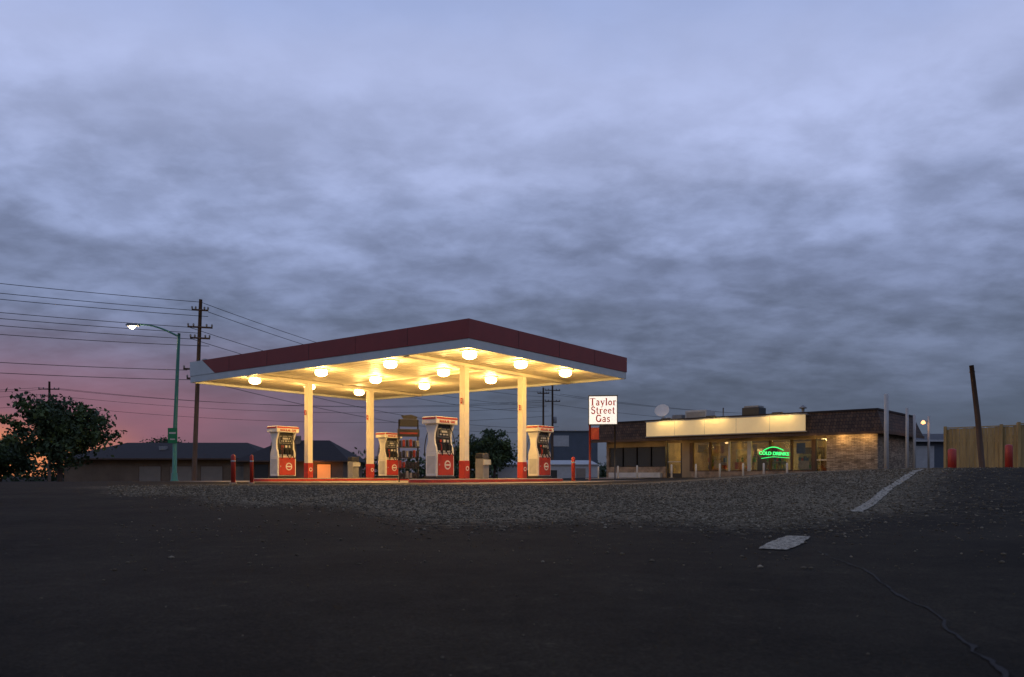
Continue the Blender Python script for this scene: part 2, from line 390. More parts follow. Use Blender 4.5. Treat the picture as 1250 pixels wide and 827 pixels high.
for uu in (2.9,12.3):
    for vv in (3.2,7.0):
        c=.135
        box('column',vv-c,vv+c,uu-c,uu+c,.15,ZB-.03,M['cream'],can,.015)
        box('column_base',vv-c-.015,vv+c+.015,uu-c-.015,uu+c+.015,.15,.85,M['red'],can,.015)
        box('column_capital',vv-.2,vv+.2,uu-.2,uu+.2,ZB-.06,ZB-.028,M['cream'],can)
        lathe('column_badge',[(.09,0),(.09,.01)],M['white'],can,(vv,uu-c-.016,.55),20,(math.pi/2,0,0))
        lathe('column_badge_ring',[(.055,0),(.055,.012)],M['red'],can,(vv,uu-c-.018,.55),20,(math.pi/2,0,0))
        box('pump_number_plate',vv-.24,vv-c-.002,uu-.02,uu+.0,3.05,3.27,M['red'],can,.008)
        text('pump_number',str(next(pn)),.17,M['white'],can,(vv-.19,uu-.023,3.16))
        tube('conduit',[(vv+c+.02,uu+.05,.2),(vv+c+.02,uu+.05,ZB)],.02,M['cream'],can,8)
WARM=(1,.60,.19)
for vv in (.9,3.9,7.0):
    for uu in (.7,4.6,8.6,13.1):
        box('light_housing',vv-.25,vv+.25,uu-.25,uu+.25,ZB+.05,ZB+.105,M['white'],can,.01)
        lathe('light_lens',[(.17,0),(.235,-.05),(.25,-.12),(.22,-.19),(.13,-.24),(.005,-.26)],M['lens'],can,(vv,uu,ZB+.048))
        light('canopy_lamp','POINT',120,WARM,(vv,uu,ZB-.48),can,.10)
sl=[];sf=[];nn=24
a=np.linspace(-.8,VL+.8,nn); b=np.linspace(-.8,UL+.8,nn)
for i in a:
    for j in b:
        wx,wy=cw(i,j); sl.append((wx,wy,gzf(wx,wy)+.012))
for i in range(nn-1):
    for j in range(nn-1):
        k=i*nn+j; sf.append((k,k+nn,k+nn+1,k+1))
mesh('concrete_forecourt',sl,sf,M['conc'])
for uu in (2.9,12.3):
    isl=empty('pump_island',(*cw(5.05,uu),0),RC)
    pr=[]
    for k in range(24):
        th=2*math.pi*k/24; cx=4.1 if math.cos(th)>0 else -4.1
        pr.append((cx+.55*math.cos(th),.55*math.sin(th)))
    prism('kerb',pr,'z',-.15,.15,M['kerb'],isl,.02)
    pr2=[(x*1.006,y*1.03) for x,y in pr]
    prism('painted_kerb_edge',pr2,'z',.02,.12,M['red'],isl)
# ------------------------------------------------------------ fuel pumps
def pump(v,u):
    x,y=cw(v,u)
    e=empty('fuel_pump',(x,y,.15),RC)
    box('plinth',-.52,.52,-.31,.31,0,.10,M['black'],e,.01)
    box('lower_cabinet',-.49,.49,-.27,.27,.10,.98,M['white'],e,.02)
    for s in(-1,1):
        box('lower_door',-.42,.42,min(s*.275,s*.30),max(s*.275,s*.30),.14,.92,M['red'],e,.008)
        lathe('door_badge',[(.17,0),(.17,.01)],M['white'],e,(.08,s*.302+(.0 if s<0 else .01),.52),24,(math.pi/2,0,0))
        lathe('door_badge_inner',[(.12,0),(.12,.014)],M['red'],e,(.08,s*.304+(0 if s<0 else .012),.52),24,(math.pi/2,0,0))
        box('badge_bar',-.04,.20,min(s*.303,s*.322),max(s*.303,s*.322),.49,.55,M['white'],e)
        box('door_lock',-.38,-.34,min(s*.30,s*.312),max(s*.30,s*.312),.5,.56,M['steel'],e)
        pr=[(-.27,.98),(-.24,1.15),(-.17,1.32),(-.15,1.5),(-.17,1.7),(-.24,1.88),(-.30,2.02),(.30,2.02),(.24,1.88),(.17,1.7),(.15,1.5),(.17,1.32),(.24,1.15),(.27,.98)]
        prism('side_frame',pr,'x',min(s*.40,s*.49),max(s*.40,s*.49),M['white'],e,.012)
        box('price_display',-.30,.30,min(s*.19,s*.215),max(s*.19,s*.215),1.58,1.84,M['screen'],e,.01)
        box('display_bezel',-.34,.34,min(s*.17,s*.192),max(s*.17,s*.192),1.54,1.88,M['grey'],e,.01)
        for k in range(3):
            box('price_window',-.25+k*.18,-.12+k*.18,min(s*.216,s*.22),max(s*.216,s*.22),1.62,1.68,M['lgrey'],e)
            box('grade_button',-.24+k*.19,-.13+k*.19,min(s*.192,s*.225),max(s*.192,s*.225),1.36,1.46,[M['red'],M['white'],M['lgrey']][k],e,.01)
        box('amount_window',-.2,.2,min(s*.216,s*.22),max(s*.216,s*.22),1.72,1.80,M['lgrey'],e)
        box('nozzle_shelf',-.38,.38,min(s*.14,s*.29),max(s*.14,s*.29),.985,1.05,M['lgrey'],e,.01)
        for k,xx in enumerate((-.27,0,.27)):
            box('nozzle_boot',xx-.07,xx+.07,min(s*.15,s*.24),max(s*.15,s*.24),1.06,1.30,M['black'],e,.015)
            tube('nozzle_handle',[(xx,s*.27,1.30),(xx,s*.33,1.22),(xx,s*.32,1.08),(xx,s*.27,1.0)],.025,M['black' if k else 'red'],e,8)
            pts=[]
            for j in range(13):
                t=j/12
                pts.append((xx*(1-.1*t)+(.10*math.sin(t*math.pi))*(1 if xx>=0 else -1), s*(.32+.16*math.sin(t*math.pi)-.06*t), 1.05+ (1.95-1.05)*t-.75*math.sin(t*math.pi)*(1-t)))
            tube('fuel_hose',pts,.018,M['black'],e,8)
    box('head',-.40,.40,-.17,.17,.985,2.02,M['black'],e,.01)
    box('valance',-.60,.60,-.36,.36,2.03,2.30,M['white'],e,.03)
    for s in(-1,1):
        box('valance_stripe',-.58,.58,min(s*.362,s*.368),max(s*.362,s*.368),2.21,2.28,M['red'],e)
        text('valance_text','REGULAR  GAS',.125,M['red'],e,(0,s*.366,2.12),(math.pi/2,0,0 if s<0 else math.pi),.004,.004)
        box('valance_end_stripe',min(s*.602,s*.607),max(s*.602,s*.607),-.33,.33,2.20,2.27,M['red'],e)
        box('end_panel_trim',min(s*.492,s*.50),max(s*.492,s*.50),-.2,.2,.2,.85,M['lgrey'],e,.004)
    return e
pump(1.8,2.9); pump(8.3,2.9); pump(1.8,12.3); pump(8.3,12.3)
def rack():
    e=empty('merchandise_rack',(-4.15,31.2,.012),math.radians(18))
    for sx in(-.38,.38): tube('post',[(sx,0,0),(sx,0,2.5)],.03,M['black'],e,8)
    box('header_sign',-.36,.36,-.04,.04,2.22,2.52,M['black'],e,.02)
    prism('header_arrow',[(-.2,2.53),(.32,2.53),(.36,2.62),(.1,2.70),(-.3,2.66)],'y',-.03,.03,M['black'],e)
    box('second_sign',-.44,.44,-.05,.05,1.82,2.12,M['black'],e,.01)
    box('second_sign_text_panel',-.36,.36,-.058,-.052,1.92,1.99,M['dred'],e)
    for k in range(4):
        z=.12+k*.42
        box('shelf',-.42,.42,-.25,.25,z,z+.03,M['black'],e)
        for j in range(6):
            xx=-.36+j*.14; h=random.uniform(.2,.3)
            box('oil_bottle',xx-.05,xx+.05,-.22,-.05,z+.031,z+.03+h,random.choice([M['black'],M['black'],M['black'],M['dred'],M['grey']]),e,.015)
rack()
def bin_(v,u):
    x,y=cw(v,u); e=empty('trash_bin',(x,y,.15),RC)
    box('body',-.2,.2,-.2,.2,0,.8,M['grey'],e,.03); prism('hood',[(-.22,.8),(.22,.8),(.14,1.02),(-.14,1.02)],'x',-.21,.21,M['black'],e,.02)
    box('squeegee_tray',-.22,.22,-.28,-.205,.55,.75,M['lgrey'],e,.02)
    tube('squeegee',[(.05,-.24,.6),(.12,-.27,1.1)],.012,M['black'],e,6)
bin_(4.3,2.9); bin_(5.9,12.3)
def bollard(name,x,y,h,r,m,cap=None,z=None):
    z=gzf(x,y) if z is None else z
    e=empty(name,(x,y,z))
    lathe('post',[(r,-.1),(r,h-.06),(r*.85,h-.02),(r*.5,h),(.01,h+.01)],m,e,seg=16)
    lathe('footing',[(r*1.7,-.1),(r*1.7,.02),(r*1.5,.035)],M['conc'],e,seg=16)
    if cap: lathe('reflective_band',[(r+.003,h-.25),(r+.003,h-.20)],cap,e,seg=16)
bollard('red_bollard',-9.6,26.8,1.0,.075,M['red'],M['lgrey']); bollard('red_bollard',-9.1,27.2,1.0,.06,M['red'],M['lgrey'])
bollard('red_bollard',2.6,33.0,1.05,.08,M['red'],M['lgrey'])
bollard('red_bollard',19.0,33.6,1.25,.17,M['red']); bollard('red_bollard',20.3,31.8,1.3,.14,M['red'])
# ------------------------------------------------------------ store
SA=math.atan2(-.656,.754)
st=empty('convenience_store',(5.3,52,.1),SA)
def sw(x,y): return (5.3+.754*x+.656*y, 52-.656*x+.754*y)
LX,LY=18.3,8.0; zb,zt=2.42,3.62
i=.45
vs=[(0,0,zb),(LX,0,zb),(LX,LY,zb),(0,LY,zb),(i,i,zt),(LX-i,i,zt),(LX-i,LY-i,zt),(i,LY-i,zt)]
mesh('mansard_roof',vs,[(0,1,5,4),(1,2,6,5),(2,3,7,6),(3,0,4,7),(4,5,6,7),(3,2,1,0)],M['shing'],st)
box('roof_cap',i-.06,LX-i+.06,i-.06,i+.02,zt-.03,zt+.07,M['hroof'],st)
box('roof_cap_side',LX-i-.02,LX-i+.06,i+.02,LY-i,zt-.03,zt+.07,M['hroof'],st)
box('eave_board',-.03,LX+.03,-.03,-.003,zb-.08,zb+.06,M['wood'],st); box('eave_board_side',LX+.003,LX+.03,-.003,LY,zb-.08,zb+.06,M['wood'],st)
box('sign_panel',4.3,14.3,-.12,-.02,2.62,3.50,M['panel'],st,.01)
box('sign_frame_top',4.24,14.36,-.14,.3,3.505,3.56,M['grey'],st); box('sign_frame_bottom',4.24,14.36,-.14,.0,2.56,2.615,M['grey'],st)
for k in range(1,5): box('sign_seam',4.3+2*k,4.315+2*k,-.124,-.1205,2.63,3.49,M['grey'],st)
for xx in (5.9,8.9,12.9):
    box('sign_floodlight',xx-.3,xx+.3,-.52,-.42,3.62,3.68,M['black'],st); tube('floodlight_arm',[(xx,-.45,3.65),(xx,-.1,3.6),(xx,.1,3.5)],.02,M['black'],st,6)
    light('floodlight_lamp','AREA',11,(1,.68,.26),(xx,-.48,3.60),st,rot=(math.radians(32),0,0),shape='RECTANGLE',size=1.6,size_y=.08)
wy=.9
box('floor_slab',.6,17.9,.6,LY-.5,-.4,.02,M['conc'],st)
box('sidewalk',.2,18.2,-1.0,.595,-.4,.0,M['kerb'],st,.02)
box('brick_sill',.8,5.1,wy,wy+.2,.02,.72,M['brick'],st); box('header_wall',.8,5.1,wy,wy+.2,2.0,zb,M['hwall'],st)
box('end_pier',.62,.79,wy-.02,wy+.3,.02,zb,M['brick'],st)
for k in range(4):
    x0=.82+k*1.07; box('window_glass',x0+.05,x0+1.0,wy+.08,wy+.09,.74,1.98,M['screen'],st)
    box('window_mullion',x0+1.0,x0+1.06,wy-.01,wy+.12,.72,2.0,M['black'],st)
box('stacked_merchandise',1.0,4.9,wy-.35,wy-.05,.02,.35,M['lgrey'],st,.02)
def door(x0,x1):
    box('door_jamb',x0,x0+.07,wy-.02,wy+.15,.02,2.2,M['black'],st); box('door_jamb',x1-.07,x1,wy-.02,wy+.15,.02,2.2,M['black'],st)
    box('door_head',x0,x1,wy-.02,wy+.15,2.2,zb,M['hwall'],st)
    box('door_bottom_rail',x0+.08,x1-.08,wy+.03,wy+.08,.04,.3,M['black'],st); box('door_push_bar',x0+.08,x1-.08,wy-.03,wy+.0,1.0,1.05,M['steel'],st)
    box('door_glass',x0+.08,x1-.08,wy+.05,wy+.055,.3,2.19,M['glass'],st)
door(5.2,6.25)
box('wall_pier',6.25,6.9,wy,wy+.2,.02,zb,M['hwall'],st)
box('brick_sill_long',6.9,14.4,wy,wy+.2,.02,.42,M['brick'],st); box('header_long',6.9,14.4,wy,wy+.2,2.18,zb,M['hwall'],st)
nb=6; bw=7.5/nb
for k in range(nb):
    x0=6.9+k*bw
    box('window_glass',x0+.05,x0+bw-.05,wy+.1,wy+.105,.44,2.17,M['glass'],st)
for k in range(nb+1):
    x0=6.9+k*bw; ww=.05 if k%3 else .11
    box('window_mullion',x0-ww,x0+ww,wy-.02,wy+.16,.42,2.18,M['lgrey' if k in(2,3) else 'wood'],st)
box('window_transom_lower',6.95,14.35,wy-.015,wy+.13,.42,.47,M['wood'],st)
door(14.5,15.3)
box('stone_wall',15.3,17.9,.35,wy+.3,-.2,zb-.001,M['stone'],st)
box('side_wall',17.65,17.88,wy+.3,LY-.5,-.2,zb,M['stone'],st)
box('left_wall',.62,.8,wy+.3,LY-.5,-.2,zb,M['hwall'],st)
box('back_wall',.8,17.6,LY-.8,LY-.6,.02,zb,M['int'],st)
box('left_partition',5.0,5.1,wy+.2,LY-.8,.02,zb,M['int'],st)
box('ceiling_lining',5.1,17.6,wy+.2,LY-.8,zb-.06,zb-.005,M['int'],st)
for xx in (7,9.5,12,14.5,16.5):
    box('ceiling_tube',xx-.6,xx+.6,3.6,3.75,2.30,2.35,M['itub'],st)
    light('interior_lamp','POINT',68,(1,.68,.25),(xx,3.2,2.0),st,.2)
cols=[(.4,.05,.03),(.05,.12,.35),(.5,.4,.06),(.08,.28,.08),(.45,.42,.38),(.35,.18,.05)]
cms=[mat('goods_%d'%k,c,.5,.3,6) for k,c in enumerate(cols)]
for xx in (7.3,9.2,11.1,13.0):
    box('gondola_shelf',xx,xx+1.2,2.3,2.8,.02,.12,M['grey'],st); box('gondola_back',xx,xx+1.2,2.52,2.58,.12,1.4,M['lgrey'],st)
    for r_ in range(3):
        box('shelf_board',xx,xx+1.2,2.25,2.51,.12+r_*.42,.15+r_*.42,M['lgrey'],st)
        for j in range(8):
            h=random.uniform(.15,.32); box('goods',xx+.02+j*.148,xx+.14+j*.148,2.3,2.48,.151+r_*.42,.15+r_*.42+h,random.choice(cms),st)
for k in range(6):
    x0=7+k*1.5; box('cooler_door',x0,x0+1.3,LY-1.05,LY-.85,.1,1.95,M['screen' if k%2 else 'lgrey'],st,.01)
box('sales_counter',14.0,16.8,3.2,3.9,.02,1.05,M['wood'],st,.02)
for (x0,x1,z0,z1,m) in [(7.3,7.9,1.55,2.05,cms[2]),(8.35,8.8,.6,1.1,cms[4]),(8.4,9.0,1.5,1.95,cms[5]),(9.7,10.2,.55,.95,cms[0]),(13.4,13.9,1.4,2.0,cms[1]),(13.5,14.1,.55,1.0,cms[4]),(10.8,11.1,1.7,2.0,cms[4])]:
    box('window_poster',x0,x1,wy+.11,wy+.115,z0,z1,m,st)
text('neon_lettering','COLD DRINKS',.27,M['neon'],st,(12.15,wy-.05,1.42),(math.pi/2,math.radians(3),0),.015,.004)
pts=[]
for k in range(16):
    t=k/15; pts.append((11.5+1.2*t,wy-.03,1.60+.20*math.sin(t*math.pi)))
tube('neon_arc',pts,.022,M['neon'],st,8)
tube('neon_underline',[(11.4,wy-.03,1.16),(12.1,wy-.03,1.24),(13.05,wy-.03,1.16)],.014,M['neon'],st,6)
light('neon_glow','POINT',2.5,(.05,1,.2),(12.1,wy+.5,1.5),st,.2)
for xx,p in ((1.6,3),(4,4),(6,6),(8.7,5),(11.5,5),(14.8,12),(16.2,20),(17.4,14)):
    lathe('soffit_lamp',[(.1,0),(.09,-.03),(.02,-.05)],M['slit'],st,(xx,.18,zb-.001)); light('soffit_light','POINT',p,(1,.60,.24),(xx,.0,zb-.22),st,.10)
box('ac_unit',5.6,7.1,2.5,3.7,zt,zt+.72,M['lgrey'],st,.03); box('ac_grille',5.7,7.0,2.48,2.498,zt+.10,zt+.6,M['grey'],st)
box('ac_unit_small',4.6,5.3,2.6,3.3,zt,zt+.5,M['grey'],st,.02)
box('ac_unit_dark',9.6,10.7,2.2,3.2,zt,zt+.66,M['black'],st,.03); box('vent_cap',9.7,10.6,2.3,3.1,zt+.66,zt+.76,M['grey'],st)
box('swamp_cooler',3.6,4.3,3.5,4.2,zt,zt+.45,M['lgrey'],st,.03)
tube('vent_pipe',[(13.4,2,zt),(13.4,2,zt+.42)],.08,M['grey'],st); lathe('vent_hood',[(.2,0),(.2,.06),(.06,.18)],M['grey'],st,(13.4,2,zt+.4))
tube('vent_pipe',[(8.0,3,zt),(8.0,3,zt+.8)],.04,M['grey'],st)
tube('dish_mast',[(4.75,1.2,zt-.1),(4.75,1.2,zt+.50)],.03,M['grey'],st)
lathe('satellite_dish',[(.01,0),(.22,.03),(.38,.10),(.47,.18),(.46,.19),(.35,.11)],M['white'],st,(4.75,1.1,zt+.60),24,(math.radians(60),0,math.radians(20)))
for k,xx in enumerate((1.5,3.0,4.4,6.8,8.4,9.9,11.3,12.5,13.8)):
    x,y=sw(xx,-1.35); bollard('white_bollard',x,y,.80,.055,M['white'])
# ------------------------------------------------------------ roadside sign
sg=empty('roadside_sign',(4.62,39.5,0),math.radians(-8))
box('cabinet',-.70,.70,-.12,.12,2.87,4.28,M['signw'],sg,.02)
for (a,b,c,d) in ((-.74,.74,4.28,4.33),(-.74,.74,2.82,2.87),): box('frame',a,b,-.14,.14,c,d,M['black'],sg)
for a,b in((-.74,-.70),(.70,.74)): box('frame_side',a,b,-.14,.14,2.87,4.28,M['black'],sg)
serif('sign_text','Taylor',.37,M['signr'],sg,(0,-.126,3.82))
serif('sign_text','Street',.37,M['signr'],sg,(0,-.126,3.40))
serif('sign_text','Gas',.37,M['signr'],sg,(0,-.126,2.98))
tube('sign_pole',[(-.66,0,-.2),(-.66,0,2.83)],.06,M['dred'],sg); tube('sign_pole',[(.60,0,-.2),(.60,0,2.83)],.04,M['black'],sg)
box('lower_panel',-.60,-.2,-.05,.05,2.1,2.7,M['red'],sg,.01)
# ------------------------------------------------------------ posts right of store
def steelpost(x,y,top,r=.07,m='lgrey'):
    z=gzf(x,y); e=empty('steel_post',(x,y,z)); lathe('shaft',[(r,-.1),(r,top-z-.03),(r*.6,top-z)],M[m],e,seg=14); lathe('base_plate',[(r*2,-.02),(r*2,.03)],M['grey'],e,seg=14); return e
steelpost(17.75,36.9,4.15,.10)
steelpost(19.7,38.8,3.65); steelpost(21.2,41,3.5); e=steelpost(22.6,42.2,3.5,.06)
box('lamp_bracket',-.35,0,-.03,.03,3.0,3.05,M['grey'],e); lathe('lamp_head',[(.04,.16),(.1,.08),(.12,0),(.03,-.05)],M['slit'],e,(-.3,0,2.95),14)
light('post_lamp','POINT',5,(1,.5,.22),(-.4,-.3,2.75),e,.05)
e=empty('wooden_pole',(16.95,28,gzf(16.95,28)))
tube('shaft',[(0,0,-.2),(-.2,0,2),(-.42,0,3.85)],[.10,.09,.075],M['wood'],e,12); tube('pole_step',[(-.5,0,3.6),(-.3,0,3.62)],.02,M['steel'],e,6)
def fence(p0,p1,h,name='wooden_fence'):
    p0,p1=Vector(p0),Vector(p1); Ln=(p1-p0).length; ang=math.atan2((p1-p0).y,(p1-p0).x)
    e=empty(name,(p0.x,p0.y,0),ang)
    nB=int(Ln/.15)
    vs=[];fs=[]
    for k in range(nB):
        x0=k*.15; zt_=h+random.uniform(-.02,.02); y0=random.uniform(-.006,.006)
        o=len(vs)
        for (a,b,c) in [(x0,y0,-.3),(x0+.14,y0,-.3),(x0+.14,y0+.02,-.3),(x0,y0+.02,-.3),(x0,y0,zt_),(x0+.14,y0,zt_),(x0+.14,y0+.02,zt_),(x0,y0+.02,zt_)]: vs.append((a,b,c))
        fs+=[tuple(o+q for q in f) for f in [(0,3,2,1),(4,5,6,7),(0,1,5,4),(1,2,6,5),(2,3,7,6),(3,0,4,7)]]
    mesh('boards',vs,fs,M['fence'],e)
    for z in(.5,h-.5): box('rail',0,Ln,.03,.09,z,z+.1,M['fence'],e)
    box('cap_rail',-.05,Ln,-.04,.08,h+.025,h+.07,M['fence'],e)
    for k in range(int(Ln/2.4)+1): box('fence_post',k*2.4-.06,k*2.4+.06,-.15,-.03,-.3,h+.12,M['fence'],e)
fence((21.3,38.2),(23.4,36.0),2.55); fence((23.4,36.0),(30,35.0),2.62)
def house(name,x0,x1,y0,y1,z0,zw,zr_,wall,roof,hip=2.0,over=.4,doors=(),gut='lgrey'):
    e=empty(name,((x0+x1)/2,(y0+y1)/2,z0)); a=(x1-x0)/2; b=(y1-y0)/2
    box('walls',-a,a,-b,b,-.5,zw,wall,e)
    A,B=a+over,b+over
    vs=[(-A,-B,zw),(A,-B,zw),(A,B,zw),(-A,B,zw),(-A+hip,0,zr_),(A-hip,0,zr_)]
    mesh('roof',vs,[(0,1,5,4),(1,2,5),(2,3,4,5),(3,0,4),(3,2,1,0)],roof,e)
    box('gutter',-A,A,-B-.08,-B-.005,zw-.08,zw+.04,M[gut],e)
    for (d0,d1,h0,h1,m) in doors:
        box('opening_frame',d0-.06,d1+.06,-b-.03,-b-.002,h0-.05,h1+.06,M['lgrey' if gut!='wood' else 'wood'],e); box('opening',d0,d1,-b-.05,-b-.032,h0,h1,m,e)
    return e
house('storage_shed',23.5,33,50,56,0,2.5,3.1,M['metal_bl'],M['roofm'],hip=.3,doors=((-3.5,-1.2,0,2.1,M['lgrey']),(0,1.6,0,2.1,M['grey'])))
lit=mat('lit_doorway',(.5,.25,.1),.6,.2,2,emit=(1,.28,.06),es=.6)
h=house('low_strip_building',-42,-23.5,73,84,-.8,2.6,4.35,M['hwall2'],M['hroof'],hip=4,over=.8,gut='wood',doors=tuple((-8+k*2.9,-6+k*2.9,0,1.9,M['hdoor']) for k in range(2,6)))
box('roof_vent',-1.5,-.9,-3,-2.4,3.3,3.9,M['grey'],h)
h=house('brick_duplex',-24.5,-15.4,71,80,-.75,2.3,4.4,M['hwall2'],M['hroof'],hip=3,over=.7,gut='wood',doors=((-3.5,-2.3,0,2.0,M['screen']),(-1,.2,.6,1.6,M['screen']),(2.2,3.4,0,2.0,lit)))
box('chimney',-1,-.4,-1,-.4,3.2,4.8,M['brick'],h)
light('porch_lamp','POINT',30,(1,.35,.1),(2.35,-5.5,1.85),h,.1)
house('warehouse',4.5,11,100,112,-1,7.0,7.4,M['metal_bl'],M['roofm'],hip=.3,over=.2,doors=((-2.5,-.5,5,6.3,M['lgrey']),))
house('white_trailer_building',-1.5,9,82,88,-1,2.4,2.9,M['lgrey'],M['lgrey'],hip=.5,over=.1,doors=((-3,-2,.8,1.8,M['screen']),(0,1,.8,1.8,M['screen']),(3,4,0,2,M['hdoor'])))
# ------------------------------------------------------------ street lamp & utility poles
lx,ly=-19.7,46.0; lz=gzf(lx,ly)
sl_=empty('street_lamp',(lx,ly,lz))
tube('pole',[(-.25,0,0),(-.22,0,3),(-.10,0,6),(0,0,8.4),(.02,0,8.75)],[.13,.12,.10,.085,.08],M['teal'],sl_,14)
lathe('base',[(.24,-.1),(.24,.05),(.18,.1),(.16,.5)],M['teal'],sl_,(-.25,0,0))
arm=[]
for k in range(15):
    t=k/14; arm.append((.02-2.45*t, -.1*t, 8.55+.75*math.sin(t*math.pi*.55)*1.0-.06*t))
tube('arm',arm,[.06-.02*k/14 for k in range(15)],M['teal'],sl_,10)
hx,hz=arm[-1][0],arm[-1][2]
prism('lamp_head',[(hx+.15,hz-.06),(hx-.5,hz-.10),(hx-.62,hz-.04),(hx-.5,hz+.08),(hx+.1,hz+.08)],'y',-.27,.07,M['grey'],sl_,.02)
lathe('lamp_lens',[(.17,0),(.15,-.08),(.08,-.14),(.01,-.16)],M['slens'],sl_,(hx-.28,-.1,hz-.08))
light('street_light','POINT',90,(1,.78,.5),(hx-.28,-.1,hz-.4),sl_,.1)
box('street_sign',-.58,-.02,-.16,-.13,2.25,3.15,M['green'],sl_,.01); box('street_sign_text',-.5,-.1,-.166,-.162,2.80,2.90,M['lgrey'],sl_); box('sign_text_row',-.45,-.15,-.166,-.162,2.45,2.52,M['lgrey'],sl_)
def upole(x,y,h,arms,lean=.0,r=.15,ang=.6,xf=True):
    z=gzf(x,y); e=empty('utility_pole',(x,y,z),0)
    tube('shaft',[(-lean,0,-.3),(0,0,h)],[r,r*.65],M['wood'],e,12)
    ca,sa=math.cos(ang),math.sin(ang)
    for (za,w) in arms:
        tube('crossarm',[(-w*ca,-w*sa-.1,za),(w*ca,w*sa-.1,za)],.06,M['wood'],e,4)
        for q in(-1,-.55,.55,1):
            lathe('insulator',[(.03,0),(.06,.04),(.05,.09),(.07,.12),(.03,.18)],M['grey'],e,(q*w*ca*.95,q*w*sa*.95-.1,za+.05),8)
    if xf: lathe('transformer',[(.2,0),(.22,.05),(.22,.75),(.18,.82),(.05,.86)],M['grey'],e,(.33,-.1,h*.60),16)
upole(-20.0,50,11.7,[(11.0,.5),(9.9,.75),(9.2,.6),(7.2,1.0),(6.6,.8)],.45,.16,.3)
upole(5.2,100,12.3,[(11.6,1.0),(10.2,1.0)],0,.17,.2)
upole(3.7,92,10.9,[(10.2,.7)],.0,.15,.2,False)
upole(-53.5,90,12.2,[(11.3,1.1),(10.5,.9)],0,.17,.2)
wires=empty('power_lines')
def wire(a,b,sag,r=.018):
    a,b=Vector(a),Vector(b); pts=[]
    for k in range(25):
        t=k/24; p=a.lerp(b,t); p.z-=sag*4*t*(1-t); pts.append(p)
    tube('wire',pts,r,M['wire'],wires,4,False)
P1=(-20.0,50)
for z,dx in ((11.5,0),(10.95,-.5),(10.6,.45),(9.85,-.7),(9.5,.0),(9.1,-.5),(8.7,.5),(7.1,-.8),(6.5,0)):
    wire((P1[0]+dx*.95,50+dx*.3,z-.1),(-48+dx,33+dx,z+.3),.35+.12*(z<9))
for z,dx in ((11.5,0),(10.9,.45),(9.85,-.7),(9.1,-.5),(7.1,.8),(6.5,0)):
    wire((P1[0]+dx*.95,50+dx*.3,z-.1),(5.2+dx,100,z-.6),1.3)
for z,dx in ((10.3,-1),(10.2,1),(9.5,-.8),(8.3,0)):
    wire((-53.5+dx,90,z+.1),(5.2+dx,100,z-.4),1.4)
    wire((-53.5+dx,90,z+.1),(-110+dx,80,z-.4),1.2)
for z,dx in ((11.0,-1),(10.9,1),(9.6,0)):
    wire((5.2+dx,100,z-.2),(60+dx,125,z-.6),1.3)
# ------------------------------------------------------------ trees
def tree(name,x,y,h,rx,rz,seed,n=70,leaf=.16,lpc=90):
    r=np.random.default_rng(seed); z=gzf(x,y); e=empty(name,(x,y,z))
    cz=h-rz
    tube('trunk',[(0,0,-.3),(.1,0,h*.3),(-.05,.1,h*.6),(.05,0,h*.85)],[.22*h/7,.17*h/7,.1*h/7,.03],M['bark'],e,10)
    cs=[]
    for k in range(n):
        d=r.normal(size=3); d/=np.linalg.norm(d); rad=r.random()**.45*(.8+.4*r.random())
        c=np.array([d[0]*rx*rad,d[1]*rx*rad,cz+d[2]*rz*rad*(1 if d[2]>0 else .8)]); cs.append(c)
    for k in range(0,n,4):
        c=cs[k]; z0=min(h*.25+r.random()*h*.35,c[2]-.1)
        tube('limb',[(0,0,z0),(c[0]*.5,c[1]*.5,(z0+c[2])*.5+.1),tuple(c)],[.06,.035,.012],M['bark'],e,5)
    V=[];mi=[]
    for c in cs:
        cr=.35+.55*r.random(); nl=int(lpc*(.4+r.random()))
        P=r.normal(size=(nl,3))*cr*np.array([.6,.6,.42])+c
        s=leaf*(.5+r.random(nl))
        a=r.normal(size=(nl,3)); a/=np.linalg.norm(a,axis=1)[:,None]; b=np.cross(a,r.normal(size=(nl,3))); b/=np.linalg.norm(b,axis=1)[:,None]
        a*=s[:,None]; b*=s[:,None]*.6
        V.append(np.stack([P-a,P-b,P+a,P+b],1).reshape(-1,3)); mi.append(np.full(nl,int(r.random()<.4)))
    V=np.concatenate(V); mi=np.concatenate(mi); Fq=np.arange(len(V)).reshape(-1,4)
    o=D.objects.new('foliage',npmesh('foliage',V,Fq,[M['leaf'],M['leaf2']],mi)); link(o,e)
tree('deciduous_tree',-34.9,60,7.2,3.6,3.1,3,150,.16)
tree('deciduous_tree',-41.5,63,4.2,2.6,1.7,5,60,.15)
tree('deciduous_tree',-40.5,90,5.6,2.0,1.6,8,30,.15)
tree('deciduous_tree',-1.8,78,4.9,2.3,2.0,11,70,.15)
tree('deciduous_tree',-4.5,80,4.2,1.6,1.7,12,40,.15)
e=empty('bare_tree',(-33.2,48,gzf(-33.2,48)))
tube('trunk',[(0,0,-.2),(.1,0,3),(.0,0,5)],[.14,.1,.06],M['bark'],e,8)
for k in range(30):
    a=random.uniform(-1,1); l=random.uniform(1,2.4)
    tube('twig',[(0,0,4+k*.03),(a*.4*l,.1,5+.03*k),(a*.75*l,random.uniform(-.4,.4),5+l*.75)],[.03,.02,.008],M['bark'],e,5)
